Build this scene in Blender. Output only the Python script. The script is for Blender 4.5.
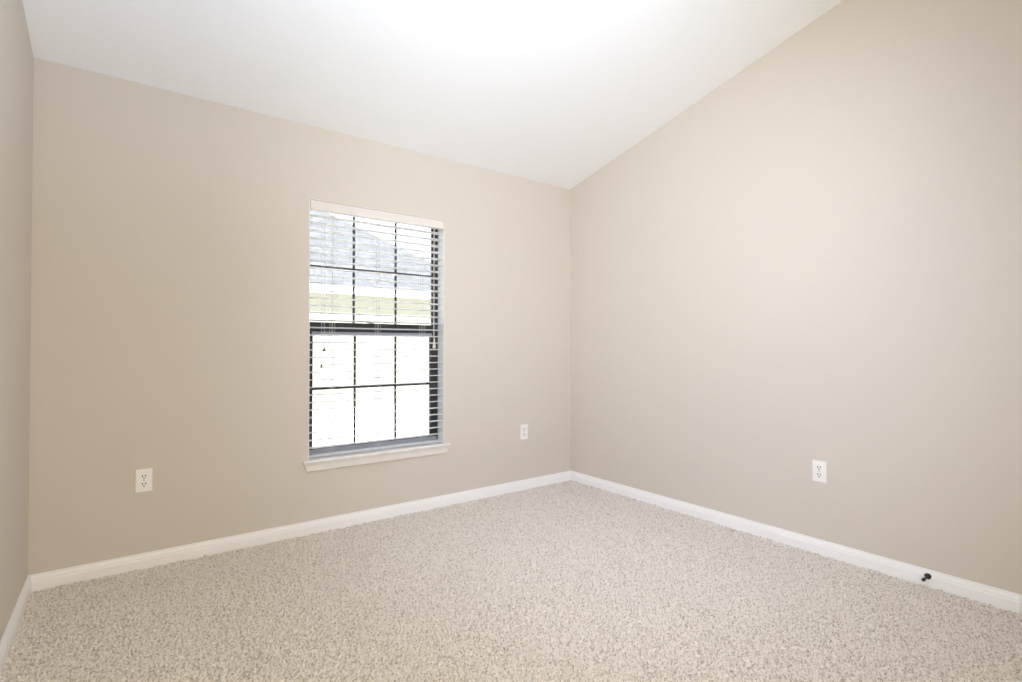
import bpy, bmesh, math, random
import numpy as np
from mathutils import Vector, Matrix

random.seed(4)
for o in list(bpy.data.objects):
    bpy.data.objects.remove(o)
scene = bpy.context.scene
COL = scene.collection

# ------------------------------------------------------------------ camera
# world: back wall is y=0 (room on the -y side), right wall x=0, floor z=0, metres
cam_d = bpy.data.cameras.new('camera')
cam = bpy.data.objects.new('camera', cam_d)
COL.objects.link(cam)
cam_d.sensor_width = 36.0
cam_d.lens = 520.34 / 1022 * 36.0
cam_d.clip_start = 0.02
cam.location = (-3.0103, -3.2073, 1.1112)
cam.rotation_euler = (math.radians(90 + 0.67), 0.0, math.radians(-36.64))
scene.camera = cam

# ------------------------------------------------------------------ sky, sun, lamps, exposure
scene.view_settings.view_transform = 'Standard'
scene.view_settings.look = 'None'
scene.view_settings.gamma = 1.0
scene.view_settings.use_curve_mapping = False
scene.view_settings.exposure = 0.05
scene.cycles.use_denoising = True
scene.cycles.max_bounces = 14
scene.cycles.diffuse_bounces = 10
scene.cycles.transparent_max_bounces = 24

world = bpy.data.worlds.new('sky')
scene.world = world
world.use_nodes = True
wn = world.node_tree
wn.nodes.clear()
w_out = wn.nodes.new('ShaderNodeOutputWorld')
w_bg = wn.nodes.new('ShaderNodeBackground')
w_bg.inputs['Color'].default_value = (0.88, 0.94, 1.0, 1)
w_bg.inputs['Strength'].default_value = 3.4
wn.links.new(w_bg.outputs[0], w_out.inputs[0])

sun_d = bpy.data.lights.new('sun', 'SUN')
sun_d.energy = 36.0
sun_d.angle = math.radians(0.6)
sun_d.color = (1.0, 0.98, 0.96)
sun = bpy.data.objects.new('sun', sun_d)
COL.objects.link(sun)
sun.rotation_euler = Vector((0.88, 0.45, -0.70)).to_track_quat('-Z', 'Y').to_euler()

# two of the photographer's flash heads bounced off the vault, plus a soft fill added in place of window daylight
def flash(name, loc, aim, watts, color, spread, soft):
    d = bpy.data.lights.new(name, 'SPOT')
    d.energy = watts
    d.color = color
    d.spot_size = math.radians(spread)
    d.spot_blend = 1.0
    d.shadow_soft_size = soft
    o = bpy.data.objects.new(name, d)
    COL.objects.link(o)
    o.location = loc
    o.rotation_euler = (Vector(aim) - o.location).to_track_quat('-Z', 'Y').to_euler()
    return d


fl_j = flash('ceiling_flash', (-2.9, -3.2, 1.5), (-0.75, -0.8, 2.55), 108.0, (1.0, 0.99, 0.82), 80, 0.2)
fill_l = flash('soft_fill', (-2.75, -3.25, 1.9), (-0.1, -0.6, 1.1), 250.0, (0.68, 0.77, 1.0), 88, 0.4)
fl_u = flash('overhead_flash', (-2.35, -3.0, 1.5), (-2.5, -2.1, 3.0), 158.0, (0.47, 0.66, 1.0), 120, 0.2)

# unseen fill lamp added behind the camera, set in a made-up doorway
rf_d = bpy.data.lights.new('rear_fill', 'AREA')
rf_d.energy = 29.5
rf_d.color = (1.0, 0.88, 0.64)
rf_d.shape = 'RECTANGLE'
rf_d.size, rf_d.size_y = 0.8, 2.0
rf = bpy.data.objects.new('rear_fill', rf_d)
COL.objects.link(rf)
rf.location = (-2.76, -3.665, 1.04)
rf.rotation_euler = (math.radians(90), 0, 0)

# ------------------------------------------------------------------ materials
def mat(name, color, rough=0.6, metallic=0.0, spec=0.5, bump=None, mottled=None, sheen=0.0):
    m = bpy.data.materials.new(name)
    m.use_nodes = True
    nt = m.node_tree
    b = nt.nodes['Principled BSDF']
    b.inputs['Base Color'].default_value = (*color, 1)
    b.inputs['Roughness'].default_value = rough
    b.inputs['Metallic'].default_value = metallic
    b.inputs['Specular IOR Level'].default_value = spec
    if sheen:
        b.inputs['Sheen Weight'].default_value = sheen
    tc = nt.nodes.new('ShaderNodeTexCoord')
    if bump:
        scale, strength, dist = bump
        n = nt.nodes.new('ShaderNodeTexNoise')
        n.inputs['Scale'].default_value = scale
        n.inputs['Detail'].default_value = 4
        nt.links.new(tc.outputs['Object'], n.inputs['Vector'])
        bp = nt.nodes.new('ShaderNodeBump')
        bp.inputs['Strength'].default_value = strength
        bp.inputs['Distance'].default_value = dist
        nt.links.new(n.outputs['Fac'], bp.inputs['Height'])
        nt.links.new(bp.outputs['Normal'], b.inputs['Normal'])
    if mottled:
        scale, other = mottled
        n = nt.nodes.new('ShaderNodeTexNoise')
        n.inputs['Scale'].default_value = scale
        n.inputs['Detail'].default_value = 3
        nt.links.new(tc.outputs['Object'], n.inputs['Vector'])
        r = nt.nodes.new('ShaderNodeValToRGB')
        r.color_ramp.elements[0].position = 0.35
        r.color_ramp.elements[0].color = (*other, 1)
        r.color_ramp.elements[1].position = 0.65
        r.color_ramp.elements[1].color = (*color, 1)
        nt.links.new(n.outputs['Fac'], r.inputs['Fac'])
        nt.links.new(r.outputs['Color'], b.inputs['Base Color'])
    return m


M = {
    'wall': mat('beige_wall_paint', (0.66, 0.612, 0.547), 0.75, spec=0.25, bump=(180, 0.08, 0.002)),
    'ceiling': mat('white_ceiling_paint', (0.905, 0.922, 0.95), 0.9, spec=0.2, bump=(70, 0.12, 0.003)),
    'trim': mat('white_trim_paint', (0.92, 0.92, 0.92), 0.35, spec=0.4),
    'reveal': mat('white_reveal_paint', (0.80, 0.80, 0.79), 0.6, spec=0.3),
    'sill': mat('off_white_sill', (0.84, 0.82, 0.795), 0.25, spec=0.5, mottled=(9, (0.81, 0.785, 0.755))),
    'valance': mat('cream_blind_valance', (0.78, 0.735, 0.70), 0.45, spec=0.4),
    'cord': mat('greyed_white_cord', (0.62, 0.62, 0.61), 0.8, spec=0.2),  # white cords greyed so they look backlit against the window
    'tassel': mat('grey_cord_tassel', (0.10, 0.10, 0.095), 0.5),
    'bronze': mat('dark_bronze_aluminium', (0.035, 0.036, 0.045), 0.38, metallic=0.0, spec=0.5),
    'rail': mat('grey_aluminium_rail', (0.36, 0.375, 0.44), 0.35, metallic=0.2, spec=0.5),
    'lock': mat('pale_latch_metal', (0.45, 0.45, 0.46), 0.35, metallic=0.5),
    'plate': mat('ivory_white_plastic', (0.90, 0.885, 0.87), 0.35, spec=0.4),
    'slot': mat('dark_slot', (0.015, 0.014, 0.013), 0.7),
    'screw': mat('screw_metal', (0.55, 0.53, 0.50), 0.35, metallic=0.6),
    'black': mat('black_rubber_metal', (0.012, 0.014, 0.013), 0.4, spec=0.5),
    'stucco': mat('pale_yellow_stucco', (0.265, 0.248, 0.203), 0.9, spec=0.1, bump=(40, 0.2, 0.01)),
    'fascia': mat('white_fascia_paint', (0.85, 0.85, 0.84), 0.6),
    'concrete': mat('pale_concrete', (0.58, 0.575, 0.56), 0.9, spec=0.1, mottled=(3, (0.52, 0.515, 0.50))),
}


def shingle_material():
    m = bpy.data.materials.new('grey_shingles')
    m.use_nodes = True
    nt = m.node_tree
    b = nt.nodes['Principled BSDF']
    b.inputs['Roughness'].default_value = 0.9
    b.inputs['Specular IOR Level'].default_value = 0.15
    tc = nt.nodes.new('ShaderNodeTexCoord')
    br = nt.nodes.new('ShaderNodeTexBrick')
    br.inputs['Scale'].default_value = 1.0
    br.inputs['Brick Width'].default_value = 0.33
    br.inputs['Row Height'].default_value = 0.14
    br.inputs['Mortar Size'].default_value = 0.010
    br.inputs['Color1'].default_value = (0.095, 0.096, 0.104, 1)
    br.inputs['Color2'].default_value = (0.072, 0.073, 0.082, 1)
    br.inputs['Mortar'].default_value = (0.052, 0.053, 0.06, 1)
    nt.links.new(tc.outputs['Object'], br.inputs['Vector'])
    nt.links.new(br.outputs['Color'], b.inputs['Base Color'])
    return m


def slat_material():
    # white vinyl that lets some daylight glow through
    m = bpy.data.materials.new('white_blind_vinyl')
    m.use_nodes = True
    nt = m.node_tree
    b = nt.nodes['Principled BSDF']
    b.inputs['Base Color'].default_value = (0.87, 0.87, 0.87, 1)
    b.inputs['Roughness'].default_value = 0.4
    tl = nt.nodes.new('ShaderNodeBsdfTranslucent')
    tl.inputs['Color'].default_value = (0.90, 0.91, 0.92, 1)
    mx = nt.nodes.new('ShaderNodeMixShader')
    mx.inputs[0].default_value = 0.55
    nt.links.new(b.outputs[0], mx.inputs[1])
    nt.links.new(tl.outputs[0], mx.inputs[2])
    nt.links.new(mx.outputs[0], nt.nodes['Material Output'].inputs['Surface'])
    return m


def glass_material():
    m = bpy.data.materials.new('clear_window_glass')
    m.use_nodes = True
    nt = m.node_tree
    nt.nodes.clear()
    out = nt.nodes.new('ShaderNodeOutputMaterial')
    mix = nt.nodes.new('ShaderNodeMixShader')
    tr = nt.nodes.new('ShaderNodeBsdfTransparent')
    tr.inputs['Color'].default_value = (0.95, 0.97, 0.965, 1)
    gl = nt.nodes.new('ShaderNodeBsdfGlossy')
    gl.inputs['Roughness'].default_value = 0.02
    fr = nt.nodes.new('ShaderNodeFresnel')
    fr.inputs['IOR'].default_value = 1.45
    nt.links.new(fr.outputs[0], mix.inputs[0])
    nt.links.new(tr.outputs[0], mix.inputs[1])
    nt.links.new(gl.outputs[0], mix.inputs[2])
    nt.links.new(mix.outputs[0], out.inputs['Surface'])
    return m


def carpet_material():
    # beige yarn; scattered darker flecks paint in the shade between tufts
    m = bpy.data.materials.new('beige_carpet')
    m.use_nodes = True
    nt = m.node_tree
    b = nt.nodes['Principled BSDF']
    b.inputs['Roughness'].default_value = 1.0
    b.inputs['Specular IOR Level'].default_value = 0.0
    b.inputs['Sheen Weight'].default_value = 0.1
    tc = nt.nodes.new('ShaderNodeTexCoord')
    n = nt.nodes.new('ShaderNodeTexNoise')
    n.inputs['Scale'].default_value = 125
    n.inputs['Detail'].default_value = 2
    r = nt.nodes.new('ShaderNodeValToRGB')
    el = r.color_ramp.elements
    el[0].position, el[0].color = 0.37, (0.47, 0.41, 0.345, 1)
    el[1].position, el[1].color = 0.56, (0.81, 0.755, 0.685, 1)
    e2 = el.new(0.45)
    e2.color = (0.74, 0.68, 0.605, 1)
    nt.links.new(tc.outputs['Object'], n.inputs['Vector'])
    nt.links.new(n.outputs['Fac'], r.inputs['Fac'])
    nt.links.new(r.outputs['Color'], b.inputs['Base Color'])
    return m


M['carpet'] = carpet_material()
M['slat'] = slat_material()
M['shingle'] = shingle_material()
M['glass'] = glass_material()


# ------------------------------------------------------------------ mesh helpers
def box(bm, x0, x1, y0, y1, z0, z1):
    vs = [bm.verts.new((x, y, z)) for x in (x0, x1) for y in (y0, y1) for z in (z0, z1)]
    for f in ((0, 1, 3, 2), (4, 6, 7, 5), (0, 4, 5, 1), (2, 3, 7, 6), (0, 2, 6, 4), (1, 5, 7, 3)):
        bm.faces.new([vs[i] for i in f])


def loft(bm, rings, cap=True):
    """rings: equal-length lists of points; closed cross sections joined in order."""
    vr = [[bm.verts.new(p) for p in r] for r in rings]
    n = len(vr[0])
    for a, b in zip(vr, vr[1:]):
        for i in range(n):
            j = (i + 1) % n
            bm.faces.new((a[i], a[j], b[j], b[i]))
    if cap:
        bm.faces.new(vr[0][::-1])
        bm.faces.new(vr[-1])


def tube(bm, p0, p1, r, n=8):
    p0, p1 = Vector(p0), Vector(p1)
    q = (p1 - p0).to_track_quat('Z', 'Y')
    ring = [q @ Vector((r * math.cos(2 * math.pi * i / n), r * math.sin(2 * math.pi * i / n), 0)) for i in range(n)]
    loft(bm, [[p0 + v for v in ring], [p1 + v for v in ring]])


def lathe(bm, base, axis, profile, n=24):
    """profile: list of (distance along axis, radius)."""
    base = Vector(base)
    q = Vector(axis).to_track_quat('Z', 'Y')
    rings = []
    for d, r in profile:
        rings.append([base + q @ Vector((r * math.cos(2 * math.pi * i / n), r * math.sin(2 * math.pi * i / n), d)) for i in range(n)])
    loft(bm, rings)


def obj(name, bm, m, parent=None, bevel=0.0, seg=2, smooth=False, kind=None, label=None):
    bmesh.ops.recalc_face_normals(bm, faces=bm.faces)
    me = bpy.data.meshes.new(name)
    bm.to_mesh(me)
    bm.free()
    me.materials.append(m)
    o = bpy.data.objects.new(name, me)
    COL.objects.link(o)
    if parent is not None:
        o.parent = parent
    if bevel:
        b = o.modifiers.new('bevel', 'BEVEL')
        b.width = bevel
        b.segments = seg
        b.limit_method = 'ANGLE'
        b.angle_limit = math.radians(40)
    if smooth:
        for p in me.polygons:
            p.use_smooth = True
    if kind:
        o['kind'] = kind
    if label:
        o['label'] = label
    return o


def empty(name, loc=(0, 0, 0), rot=(0, 0, 0), label=None, cat=None, group=None, kind=None):
    o = bpy.data.objects.new(name, None)
    COL.objects.link(o)
    o.location = loc
    o.rotation_euler = rot
    o.empty_display_size = 0.1
    if label:
        o['label'] = label
    if cat:
        o['category'] = cat
    if group:
        o['group'] = group
    if kind:
        o['kind'] = kind
    return o


def struct(o, label, cat):
    o['kind'] = 'structure'
    o['label'] = label
    o['category'] = cat
    return o


# ------------------------------------------------------------------ room shell
W = 3.352          # width of the back wall
D = 3.66           # depth of the room
H = 2.44           # wall height under the low side of the vault
SL = 0.2353        # ceiling slope
T = 0.16           # wall thickness
OX0, OX1 = -2.126, -1.2078      # window opening
OZ0, OZ1 = 0.440, 2.001
HR = H + SL * D

bm = bmesh.new()
for a in ((-W - T, OX0, 0, T, -0.3, H), (OX1, T, 0, T, -0.3, H), (OX0, OX1, 0, T, -0.3, OZ0 - 0.02), (OX0, OX1, 0, T, OZ1, H)):
    box(bm, *a)
struct(obj('wall_back', bm, M['wall']), 'beige painted back wall with the window in it', 'wall')


def side_wall(name, x0, x1, label):
    bm = bmesh.new()
    prof = [(0, -0.3), (-D, -0.3), (-D, HR), (0, H)]
    loft(bm, [[(x0, y, z) for y, z in prof], [(x1, y, z) for y, z in prof]])
    struct(obj(name, bm, M['wall']), label, 'wall')


side_wall('wall_left', -W - T, -W, 'narrow strip of greyish beige wall at the left edge')
side_wall('wall_right', 0, T, 'wide beige wall on the right rising to the sloped ceiling')
DX0, DX1, DH = -3.20, -2.32, 2.06      # made-up doorway behind the camera, cut to house the fill lamp
bm = bmesh.new()
for x0, x1, z0, z1 in ((-W - T, DX0, -0.3, HR + 0.05), (DX1, T, -0.3, HR + 0.05), (DX0, DX1, DH, HR + 0.05), (DX0, DX1, -0.3, -0.012)):
    box(bm, x0, x1, -D - T, -D, z0, z1)
struct(obj('wall_rear', bm, M['wall']), 'beige wall behind the camera with an added doorway for the fill lamp', 'wall')
bm = bmesh.new()                         # unseen enclosure added behind the doorway to keep sun and sky out
HY0, HY1, HX0_, HX1_ = -D - T - 1.3, -D - T, -W - T, -1.4
for bx in ((HX0_, HX1_, HY0 - 0.1, HY0, -0.3, 2.5), (HX0_ - 0.1, HX0_, HY0 - 0.1, HY1, -0.3, 2.5), (HX1_, HX1_ + 0.1, HY0 - 0.1, HY1, -0.3, 2.5),
           (HX0_, HX1_, HY0, HY1, 2.42, 2.52), (HX0_, HX1_, HY0, HY1, -0.3, -0.012)):
    box(bm, *bx)
struct(obj('wall_enclosure', bm, M['wall']), 'unseen beige enclosure added beyond the doorway behind the camera', 'wall')
bm = bmesh.new()
for x0, x1, z0, z1 in ((DX0 - 0.06, DX0, 0, DH + 0.06), (DX1, DX1 + 0.06, 0, DH + 0.06), (DX0, DX1, DH, DH + 0.06)):
    box(bm, x0, x1, -D, -D + 0.014, z0, z1)
struct(obj('trim_1', bm, M['trim'], bevel=0.002), 'white casing around the added doorway behind the camera', 'trim')

bm = bmesh.new()
prof = [(T, H - SL * T), (-D - T, HR + SL * T), (-D - T, HR + SL * T + 0.2), (T, H - SL * T + 0.2)]
loft(bm, [[(-W - T, y, z) for y, z in prof], [(T, y, z) for y, z in prof]])
struct(obj('ceiling', bm, M['ceiling']), 'white vaulted ceiling sloping down to the window wall', 'ceiling')


# ------------------------------------------------------------------ carpeted floor (real pile relief)
def carpet():
    s = 0.0031
    nx, ny = int(W / s) + 1, int(D / s) + 1
    rng = np.random.default_rng(11)
    fx = np.fft.fftfreq(nx, s)[:, None]
    fy = np.fft.fftfreq(ny, s)[None, :]
    fr = np.hypot(fx, fy)

    def band(f0, bw):
        n = np.fft.fft2(rng.standard_normal((nx, ny)))
        g = np.exp(-((fr - f0) / bw) ** 2)
        h = np.real(np.fft.ifft2(n * g))
        return h / h.std()
    fine = band(115, 35)
    clump = band(20, 12)
    wx, wy = band(30, 18), band(30, 18)
    lay = np.real(np.fft.ifft2(np.fft.fft2(rng.standard_normal((nx, ny))) * np.exp(-(fr / 3.0) ** 2)))
    lay /= lay.std()
    X, Y = np.meshgrid(np.linspace(-W, 0, nx), np.linspace(-D, 0, ny), indexing='ij')
    # one domed tuft per cell of a jittered grid, of uneven height
    P = 0.0135
    U, V = (X + 0.0022 * wx + W + 0.5) / P, (Y + 0.0022 * wy + D + 0.5) / P
    n_x, n_y = int(U.max()) + 4, int(V.max()) + 4
    jx, jy = rng.uniform(0.12, 0.88, (n_x, n_y)), rng.uniform(0.12, 0.88, (n_x, n_y))
    hh = rng.uniform(0.0, 1.0, (n_x, n_y))
    iu, iv = np.floor(U).astype(int), np.floor(V).astype(int)
    h = np.full(X.shape, -1.0)
    for a in (-1, 0, 1):
        for b in (-1, 0, 1):
            d2 = (U - (iu + a + jx[iu + a, iv + b])) ** 2 + (V - (iv + b + jy[iu + a, iv + b])) ** 2
            h = np.maximum(h, 0.0035 * hh[iu + a, iv + b] + 0.0150 * (1 - 2.6 * d2))
    h = np.maximum(h, -0.013) - 0.0105 + 0.0007 * fine + 0.0012 * clump + 0.0008 * lay
    jit = s * 0.25
    Xj = X + rng.uniform(-jit, jit, X.shape)
    Yj = Y + rng.uniform(-jit, jit, X.shape)
    Xj[0], Xj[-1], Yj[:, 0], Yj[:, -1] = X[0], X[-1], Y[:, 0], Y[:, -1]
    co = np.stack([Xj, Yj, h], -1).reshape(-1, 3).astype(np.float32)
    idx = np.arange(nx * ny).reshape(nx, ny)
    q = np.stack([idx[:-1, :-1], idx[1:, :-1], idx[1:, 1:], idx[:-1, 1:]], -1).reshape(-1, 4)
    me = bpy.data.meshes.new('floor')
    me.vertices.add(len(co))
    me.vertices.foreach_set('co', co.ravel())
    me.loops.add(q.size)
    me.loops.foreach_set('vertex_index', q.ravel().astype(np.int32))
    me.polygons.add(len(q))
    me.polygons.foreach_set('loop_start', np.arange(0, q.size, 4, dtype=np.int32))
    me.polygons.foreach_set('use_smooth', np.ones(len(q), dtype=bool))
    me.update(calc_edges=True)
    me.materials.append(M['carpet'])
    o = bpy.data.objects.new('floor', me)
    COL.objects.link(o)
    struct(o, 'beige cut pile carpet covering the whole floor', 'floor')


carpet()

# ------------------------------------------------------------------ baseboards, mitred in the corners
BT, BH = 0.014, 0.078
BP = [(0, -0.012), (BT, -0.012), (BT, 0.046), (BT * 0.80, 0.050), (BT * 0.80, 0.056), (BT * 0.62, 0.064), (BT * 0.42, 0.070), (BT * 0.40, BH), (0, BH)]


def baseboard(name, fn0, fn1, label):
    bm = bmesh.new()
    loft(bm, [[fn0(d, z) for d, z in BP], [fn1(d, z) for d, z in BP]])
    struct(obj(name, bm, M['trim'], bevel=0.0012), label, 'baseboard')


baseboard('baseboard_back', lambda d, z: (-W + d, -d, z), lambda d, z: (-d, -d, z), 'white baseboard along the window wall')
baseboard('baseboard_right', lambda d, z: (-d, -d, z), lambda d, z: (-d, -D + d, z), 'white baseboard along the right wall with the black door stop')
baseboard('baseboard_left', lambda d, z: (-W + d, -d, z), lambda d, z: (-W + d, -D + d, z), 'short white baseboard at the left edge')
baseboard('baseboard_rear', lambda d, z: (DX1 + 0.06, -D + d, z), lambda d, z: (-d, -D + d, z), 'white baseboard behind the camera')

# ------------------------------------------------------------------ window
win = empty('window_1', ((OX0 + OX1) / 2, 0.1, OZ0), kind='structure', label='dark framed single hung window with grilles in the back wall', cat='window')
IV = Matrix.Translation(win.location).inverted()


def wpart(name, bm, m, parent=win, **kw):
    bm.transform(IV)
    return obj(name, bm, m, parent, **kw)


bm = bmesh.new()           # white lining of the opening
e = 0.004
box(bm, OX0 - 0.001, OX0 + e, 0.0008, 0.145, OZ0, OZ1)
box(bm, OX1 - e, OX1 + 0.001, 0.0008, 0.145, OZ0, OZ1)
box(bm, OX0 + e, OX1 - e, 0.0008, 0.145, OZ1 - e, OZ1 + 0.001)
wpart('reveal', bm, M['reveal'])

LX0, LX1 = OX0 + e, OX1 - e
bm = bmesh.new()           # fixed outer frame
box(bm, LX0, LX0 + 0.022, 0.086, 0.15, OZ0, OZ1 - e)
box(bm, LX1 - 0.012, LX1, 0.086, 0.15, OZ0, OZ1 - e)
box(bm, LX0, LX1, 0.086, 0.15, OZ1 - e - 0.012, OZ1 - e)
box(bm, LX0, LX1, 0.086, 0.16, OZ0, OZ0 + 0.012)
wpart('window_frame', bm, M['bronze'], bevel=0.0015)

MUN = [(-1.8122, -1.5312), (-1.8105, -1.5185)]


def sash(name, y0, y1, x0, x1, gx0, gx1, z0, z1, gz0, gz1, vx, hz, vw, hw):
    bm = bmesh.new()
    box(bm, x0, gx0, y0, y1, z0, z1)
    box(bm, gx1, x1, y0, y1, z0, z1)
    box(bm, gx0, gx1, y0, y1, gz1, z1)
    box(bm, gx0, gx1, y0, y1, z0, gz0)
    s = wpart(name, bm, M['bronze'], bevel=0.0015)
    ym = (y0 + y1) / 2
    bm = bmesh.new()
    box(bm, gx0 - 0.004, gx1 + 0.004, ym - 0.002, ym + 0.002, gz0 - 0.004, gz1 + 0.004)
    wpart('pane', bm, M['glass'], s)
    bm = bmesh.new()
    for x in vx:
        box(bm, x - vw / 2, x + vw / 2, ym - 0.008, ym - 0.003, gz0, gz1)
    xs = [gx0] + [v for x in vx for v in (x - vw / 2, x + vw / 2)] + [gx1]
    for a, b in zip(xs[::2], xs[1::2]):
        box(bm, a, b, ym - 0.008, ym - 0.003, hz - hw / 2, hz + hw / 2)
    wpart('grille', bm, M['bronze'], s)
    return s


up = sash('upper_sash', 0.120, 0.142, LX0 + 0.018, LX1 - 0.008, -2.098, -1.241, 1.215, OZ1 - 0.016, 1.255, 1.970, MUN[1], 1.6155, 0.0145, 0.015)
lo = sash('lower_sash', 0.090, 0.116, LX0 + 0.016, LX1 - 0.006, -2.0775, -1.270, OZ0 + 0.006, 1.266, 0.484, 1.206, MUN[0], 0.8545, 0.0150, 0.018)

bm = bmesh.new()           # stepped lift lip along the top rail of the lower sash
box(bm, -2.085, -1.262, 0.080, 0.0902, 1.187, 1.207)
wpart('lift_lip', bm, M['rail'], lo, bevel=0.001)
bm = bmesh.new()           # sloped lower rail face
loft(bm, [[(x, y, z) for y, z in ((0.0905, OZ0 + 0.006), (0.074, OZ0 + 0.006), (0.074, 0.452), (0.0905, 0.482))] for x in (-2.112, -1.222)])
wpart('lower_rail', bm, M['rail'], lo, bevel=0.001)
bm = bmesh.new()           # cam lock in the middle of the meeting rail
lathe(bm, (-1.700, 0.098, 1.266), (0, 0, 1), [(0, 0.014), (0.004, 0.014), (0.006, 0.011), (0.010, 0.010), (0.011, 0.006)], 20)
box(bm, -1.735, -1.698, 0.090, 0.098, 1.269, 1.275)
wpart('sash_lock', bm, M['lock'], lo)
# sill: stool inside the opening plus a moulded nose that tapers down to the wall
bm = bmesh.new()
rings = []
for z, out, ext in ((0.4400, 0.026, 0.030), (0.4385, 0.032, 0.034), (0.4330, 0.035, 0.036), (0.4260, 0.034, 0.035), (0.4190, 0.029, 0.031),
                    (0.4090, 0.024, 0.026), (0.3950, 0.020, 0.020), (0.3820, 0.018, 0.016), (0.3745, 0.017, 0.014), (0.3725, 0.014, 0.012)):
    rings.append([(OX0 - ext, 0.001, z), (OX0 - ext, -out, z), (OX1 + ext, -out, z), (OX1 + ext, 0.001, z)])
loft(bm, rings)
box(bm, OX0, OX1, 0.0, 0.088, 0.418, 0.440)
wpart('window_sill', bm, M['sill'], bevel=0.001)

# ------------------------------------------------------------------ venetian blind
BX0, BX1 = LX0 + 0.003, LX1 - 0.003
bl = empty('window_blind', ((BX0 + BX1) / 2, 0.04, OZ0), label='white horizontal slat blind hanging open inside the window recess', cat='blind')
IB = Matrix.Translation(bl.location).inverted()


def bpart(name, bm, m, parent=bl, **kw):
    bm.transform(IB)
    return obj(name, bm, m, parent, **kw)


bm = bmesh.new()           # valance board with a shallow moulded profile
pv = [(0.003, 1.940), (0.001, 1.944), (0.001, 1.990), (0.003, 1.9945), (0.010, 1.9945), (0.010, 1.940)]
loft(bm, [[(x, y, z) for y, z in pv] for x in (BX0, BX1)])
bpart('valance', bm, M['valance'])
bm = bmesh.new()
box(bm, BX0 + 0.004, BX1 - 0.004, 0.012, 0.066, 1.946, 1.994)
bpart('headrail', bm, M['slat'], bevel=0.002)

PITCH, Z_TOP, NS = 0.0454, 1.912, 32
SW, ST, TILT, YC = 0.050, 0.0040, math.radians(3.8), 0.038
bm = bmesh.new()
for i in range(NS):
    zc = Z_TOP - i * PITCH - SW / 2 * math.sin(TILT)
    prof = []
    for k in range(7):
        u = -1 + 2 * k / 6
        prof.append((u * SW / 2, 0.0022 * (1 - u * u) + ST / 2))
    prof += [(u, w - ST) for u, w in prof[::-1]]
    c, s = math.cos(TILT), -math.sin(TILT)
    ring = [(YC + u * c - w * s, zc + u * s + w * c) for u, w in prof]
    loft(bm, [[(x, y, z) for y, z in ring] for x in (BX0, BX1)])
bpart('slat_panel', bm, M['slat'])
bm = bmesh.new()
box(bm, BX0, BX1, 0.014, 0.062, 0.4475, 0.4590)
bpart('bottom_rail', bm, M['slat'], bevel=0.003)

for xl in (-1.976, -1.681, -1.361):          # three ladders
    bm = bmesh.new()
    for y in (YC - SW / 2 - 0.0012, YC + SW / 2 + 0.0012):
        for dx in (-0.007, 0.007):
            tube(bm, (xl + dx, y, 0.452), (xl + dx, y, 1.955), 0.0010, 5)
    for i in range(NS):
        zc = Z_TOP - i * PITCH - 0.0022
        tube(bm, (xl, YC - SW / 2, zc), (xl, YC + SW / 2, zc - SW * math.sin(TILT)), 0.0006, 4)
    bpart('ladder_cord', bm, M['cord'])
for xc, zt in ((-2.050, 0.9853), (-2.034, 1.0851)):   # two pull cords with tassels
    bm = bmesh.new()
    tube(bm, (xc, 0.006, zt + 0.02), (xc, 0.006, 1.945), 0.0013, 6)
    c = bpart('pull_cord', bm, M['cord'])
    bm = bmesh.new()
    lathe(bm, (xc, 0.006, zt), (0, 0, 1), [(0, 0.0080), (0.004, 0.0088), (0.008, 0.0070), (0.012, 0.0045), (0.018, 0.0058), (0.0225, 0.0030)], 14)
    bpart('tassel', bm, M['tassel'], c, smooth=True)


bm = bmesh.new()           # lift cords on the right, gathered in one large pale tassel
for dx in (-0.0018, 0.0018):
    tube(bm, (-1.2880 + dx, 0.004, 1.170), (-1.2880 + dx, 0.004, 1.945), 0.0018, 6)
c = bpart('lift_cord', bm, M['cord'])
bm = bmesh.new()
lathe(bm, (-1.2880, -0.001, 1.1015), (0, 0, 1), [(0, 0.0085), (0.004, 0.0108), (0.012, 0.0112), (0.026, 0.0092), (0.046, 0.0062), (0.064, 0.0042), (0.073, 0.0030)], 18)
bpart('lift_tassel', bm, M['slat'], c, smooth=True, label='large white teardrop tassel')


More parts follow.
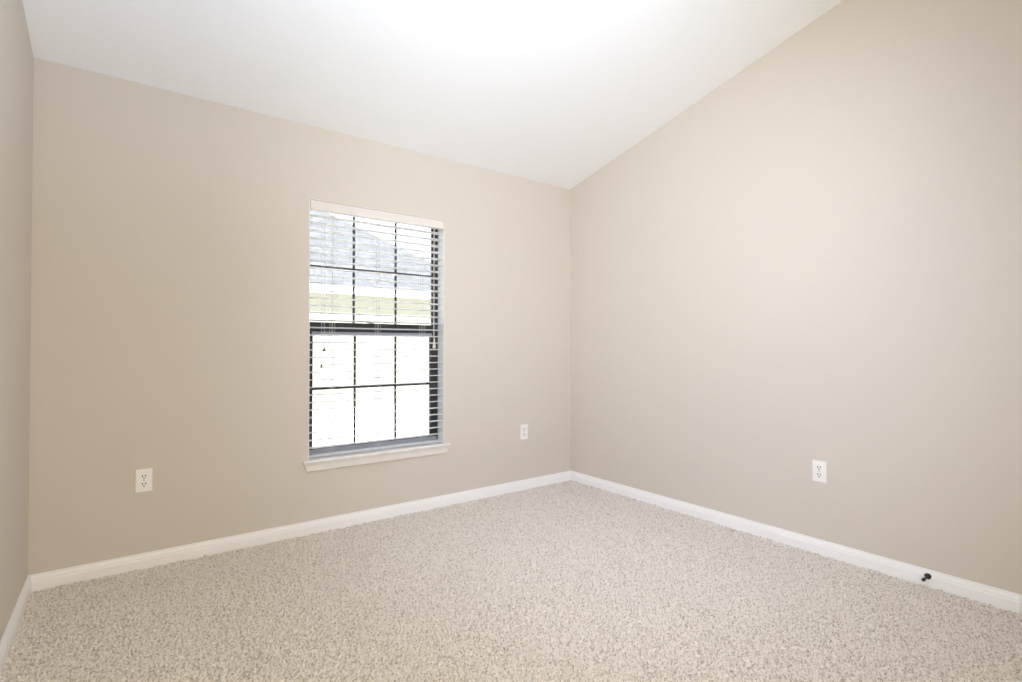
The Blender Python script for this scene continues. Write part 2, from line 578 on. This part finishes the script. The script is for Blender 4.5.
# ------------------------------------------------------------------ wall outlets (local: plate in XZ, facing -Y)
def make_outlet(loc, rotz, label):
    t = empty('wall_outlet', loc, (0, 0, rotz), label, 'outlet', 'duplex wall outlets')
    bm = bmesh.new()
    rings = []
    for y, w, h in ((0, 0.0350, 0.0572), (-0.0035, 0.0350, 0.0572), (-0.0052, 0.0335, 0.0557), (-0.0060, 0.0310, 0.0532)):
        rings.append([(-w, y, -h), (w, y, -h), (w, y, h), (-w, y, h)])
    loft(bm, rings)
    obj('cover_plate', bm, M['plate'], t, bevel=0.0012)
    for s in (-1, 1):
        zc = s * 0.0195
        bm = bmesh.new()
        ring = []
        for k in range(28):
            a = 2 * math.pi * k / 28
            ring.append((0.0172 * math.cos(a), max(-0.0142, min(0.0142, 0.0172 * math.sin(a)))))
        loft(bm, [[(x, -0.0055, zc + z) for x, z in ring], [(x, -0.0075, zc + z) for x, z in ring]])
        r = obj('receptacle', bm, M['plate'], t)
        for x, hh in ((-0.0065, 0.0048), (0.0065, 0.0040)):
            bm = bmesh.new()
            box(bm, x - 0.0021, x + 0.0021, -0.0078, -0.0070, zc + 0.004 - hh, zc + 0.004 + hh)
            obj('slot', bm, M['slot'], r)
        bm = bmesh.new()
        lathe(bm, (0, -0.0070, zc - 0.0080), (0, -1, 0), [(0, 0.0033), (0.0008, 0.0033)], 14)
        obj('ground_hole', bm, M['slot'], r)
    bm = bmesh.new()
    lathe(bm, (0, -0.0058, 0), (0, -1, 0), [(0, 0.0032), (0.0012, 0.0030), (0.0018, 0.0018)], 14)
    obj('screw', bm, M['screw'], t)
    return t


make_outlet((-2.925, 0.0, 0.4415), 0, 'white outlet on the back wall left of the window')
make_outlet((-0.500, 0.0, 0.4485), 0, 'small white outlet on the back wall between window and corner')
make_outlet((0.0, -1.9445, 0.4425), -math.pi / 2, 'white outlet on the right wall')

# ------------------------------------------------------------------ door stop on the right baseboard
ds = empty('door_stop', (-BT, -2.4155, 0.050), label='black rigid door stop screwed to the right baseboard', cat='door stop')
bm = bmesh.new()
lathe(bm, (0, 0, 0), (-1, 0, 0), [(0, 0.0132), (0.004, 0.0132), (0.007, 0.0112), (0.011, 0.0065)], 28)
obj('base', bm, M['black'], ds, smooth=False)
bm = bmesh.new()
lathe(bm, (0, 0, 0), (-1, 0, 0), [(0.010, 0.0052), (0.056, 0.0048)], 18)
obj('rod', bm, M['black'], ds)
bm = bmesh.new()
lathe(bm, (0, 0, 0), (-1, 0, 0), [(0.053, 0.0058), (0.056, 0.0072), (0.064, 0.0072), (0.068, 0.0058)], 22)
obj('rubber_tip', bm, M['black'], ds)

# ------------------------------------------------------------------ outside: pavement and the house next door
bm = bmesh.new()
box(bm, -30, 30, T, 40, -0.5, -0.25)
struct(obj('ground', bm, M['concrete']), 'pale pavement outside the window', 'ground')

NY, NX = 8.06, 5.0          # eave line and its right-hand corner
EZ = 2.45                   # top of the fascia
OV = 0.26                   # overhang
RP = 0.70                   # roof pitch
hs = empty('neighbouring_house', (0, NY + OV, -0.25), label='pale yellow house with a grey shingle roof beyond the window', cat='house')
IH = Matrix.Translation(hs.location).inverted()


def hpart(name, bm, m, **kw):
    bm.transform(IH)
    return obj(name, bm, m, hs, **kw)


HX0, HD = -14.0, 12.0
bm = bmesh.new()
box(bm, HX0 + OV, NX - OV, NY + OV, NY + HD - OV, -0.25, EZ - 0.14)
hpart('wall', bm, M['stucco'])
bm = bmesh.new()
box(bm, HX0 + 0.02, NX - 0.02, NY + 0.02, NY + HD - 0.02, EZ - 0.16, EZ - 0.14)
hpart('soffit', bm, M['fascia'])
bm = bmesh.new()
for a in ((HX0, NX, NY, NY + 0.02), (HX0, NX, NY + HD - 0.02, NY + HD), (HX0, HX0 + 0.02, NY + 0.02, NY + HD - 0.02), (NX - 0.02, NX, NY + 0.02, NY + HD - 0.02)):
    box(bm, *a, EZ - 0.165, EZ)
hpart('fascia', bm, M['fascia'])
bm = bmesh.new()            # hipped roof
r = HD / 2
pts = [(HX0 - 0.03, NY - 0.03, EZ), (NX + 0.03, NY - 0.03, EZ), (NX + 0.03, NY + HD + 0.03, EZ), (HX0 - 0.03, NY + HD + 0.03, EZ),
       (HX0 + r, NY + r, EZ + RP * r), (NX - r, NY + r, EZ + RP * r)]
v = [bm.verts.new(p) for p in pts]
for f in ((0, 1, 5, 4), (1, 2, 5), (2, 3, 4, 5), (3, 0, 4), (3, 2, 1, 0)):
    bm.faces.new([v[i] for i in f])
hpart('roof', bm, M['shingle'])
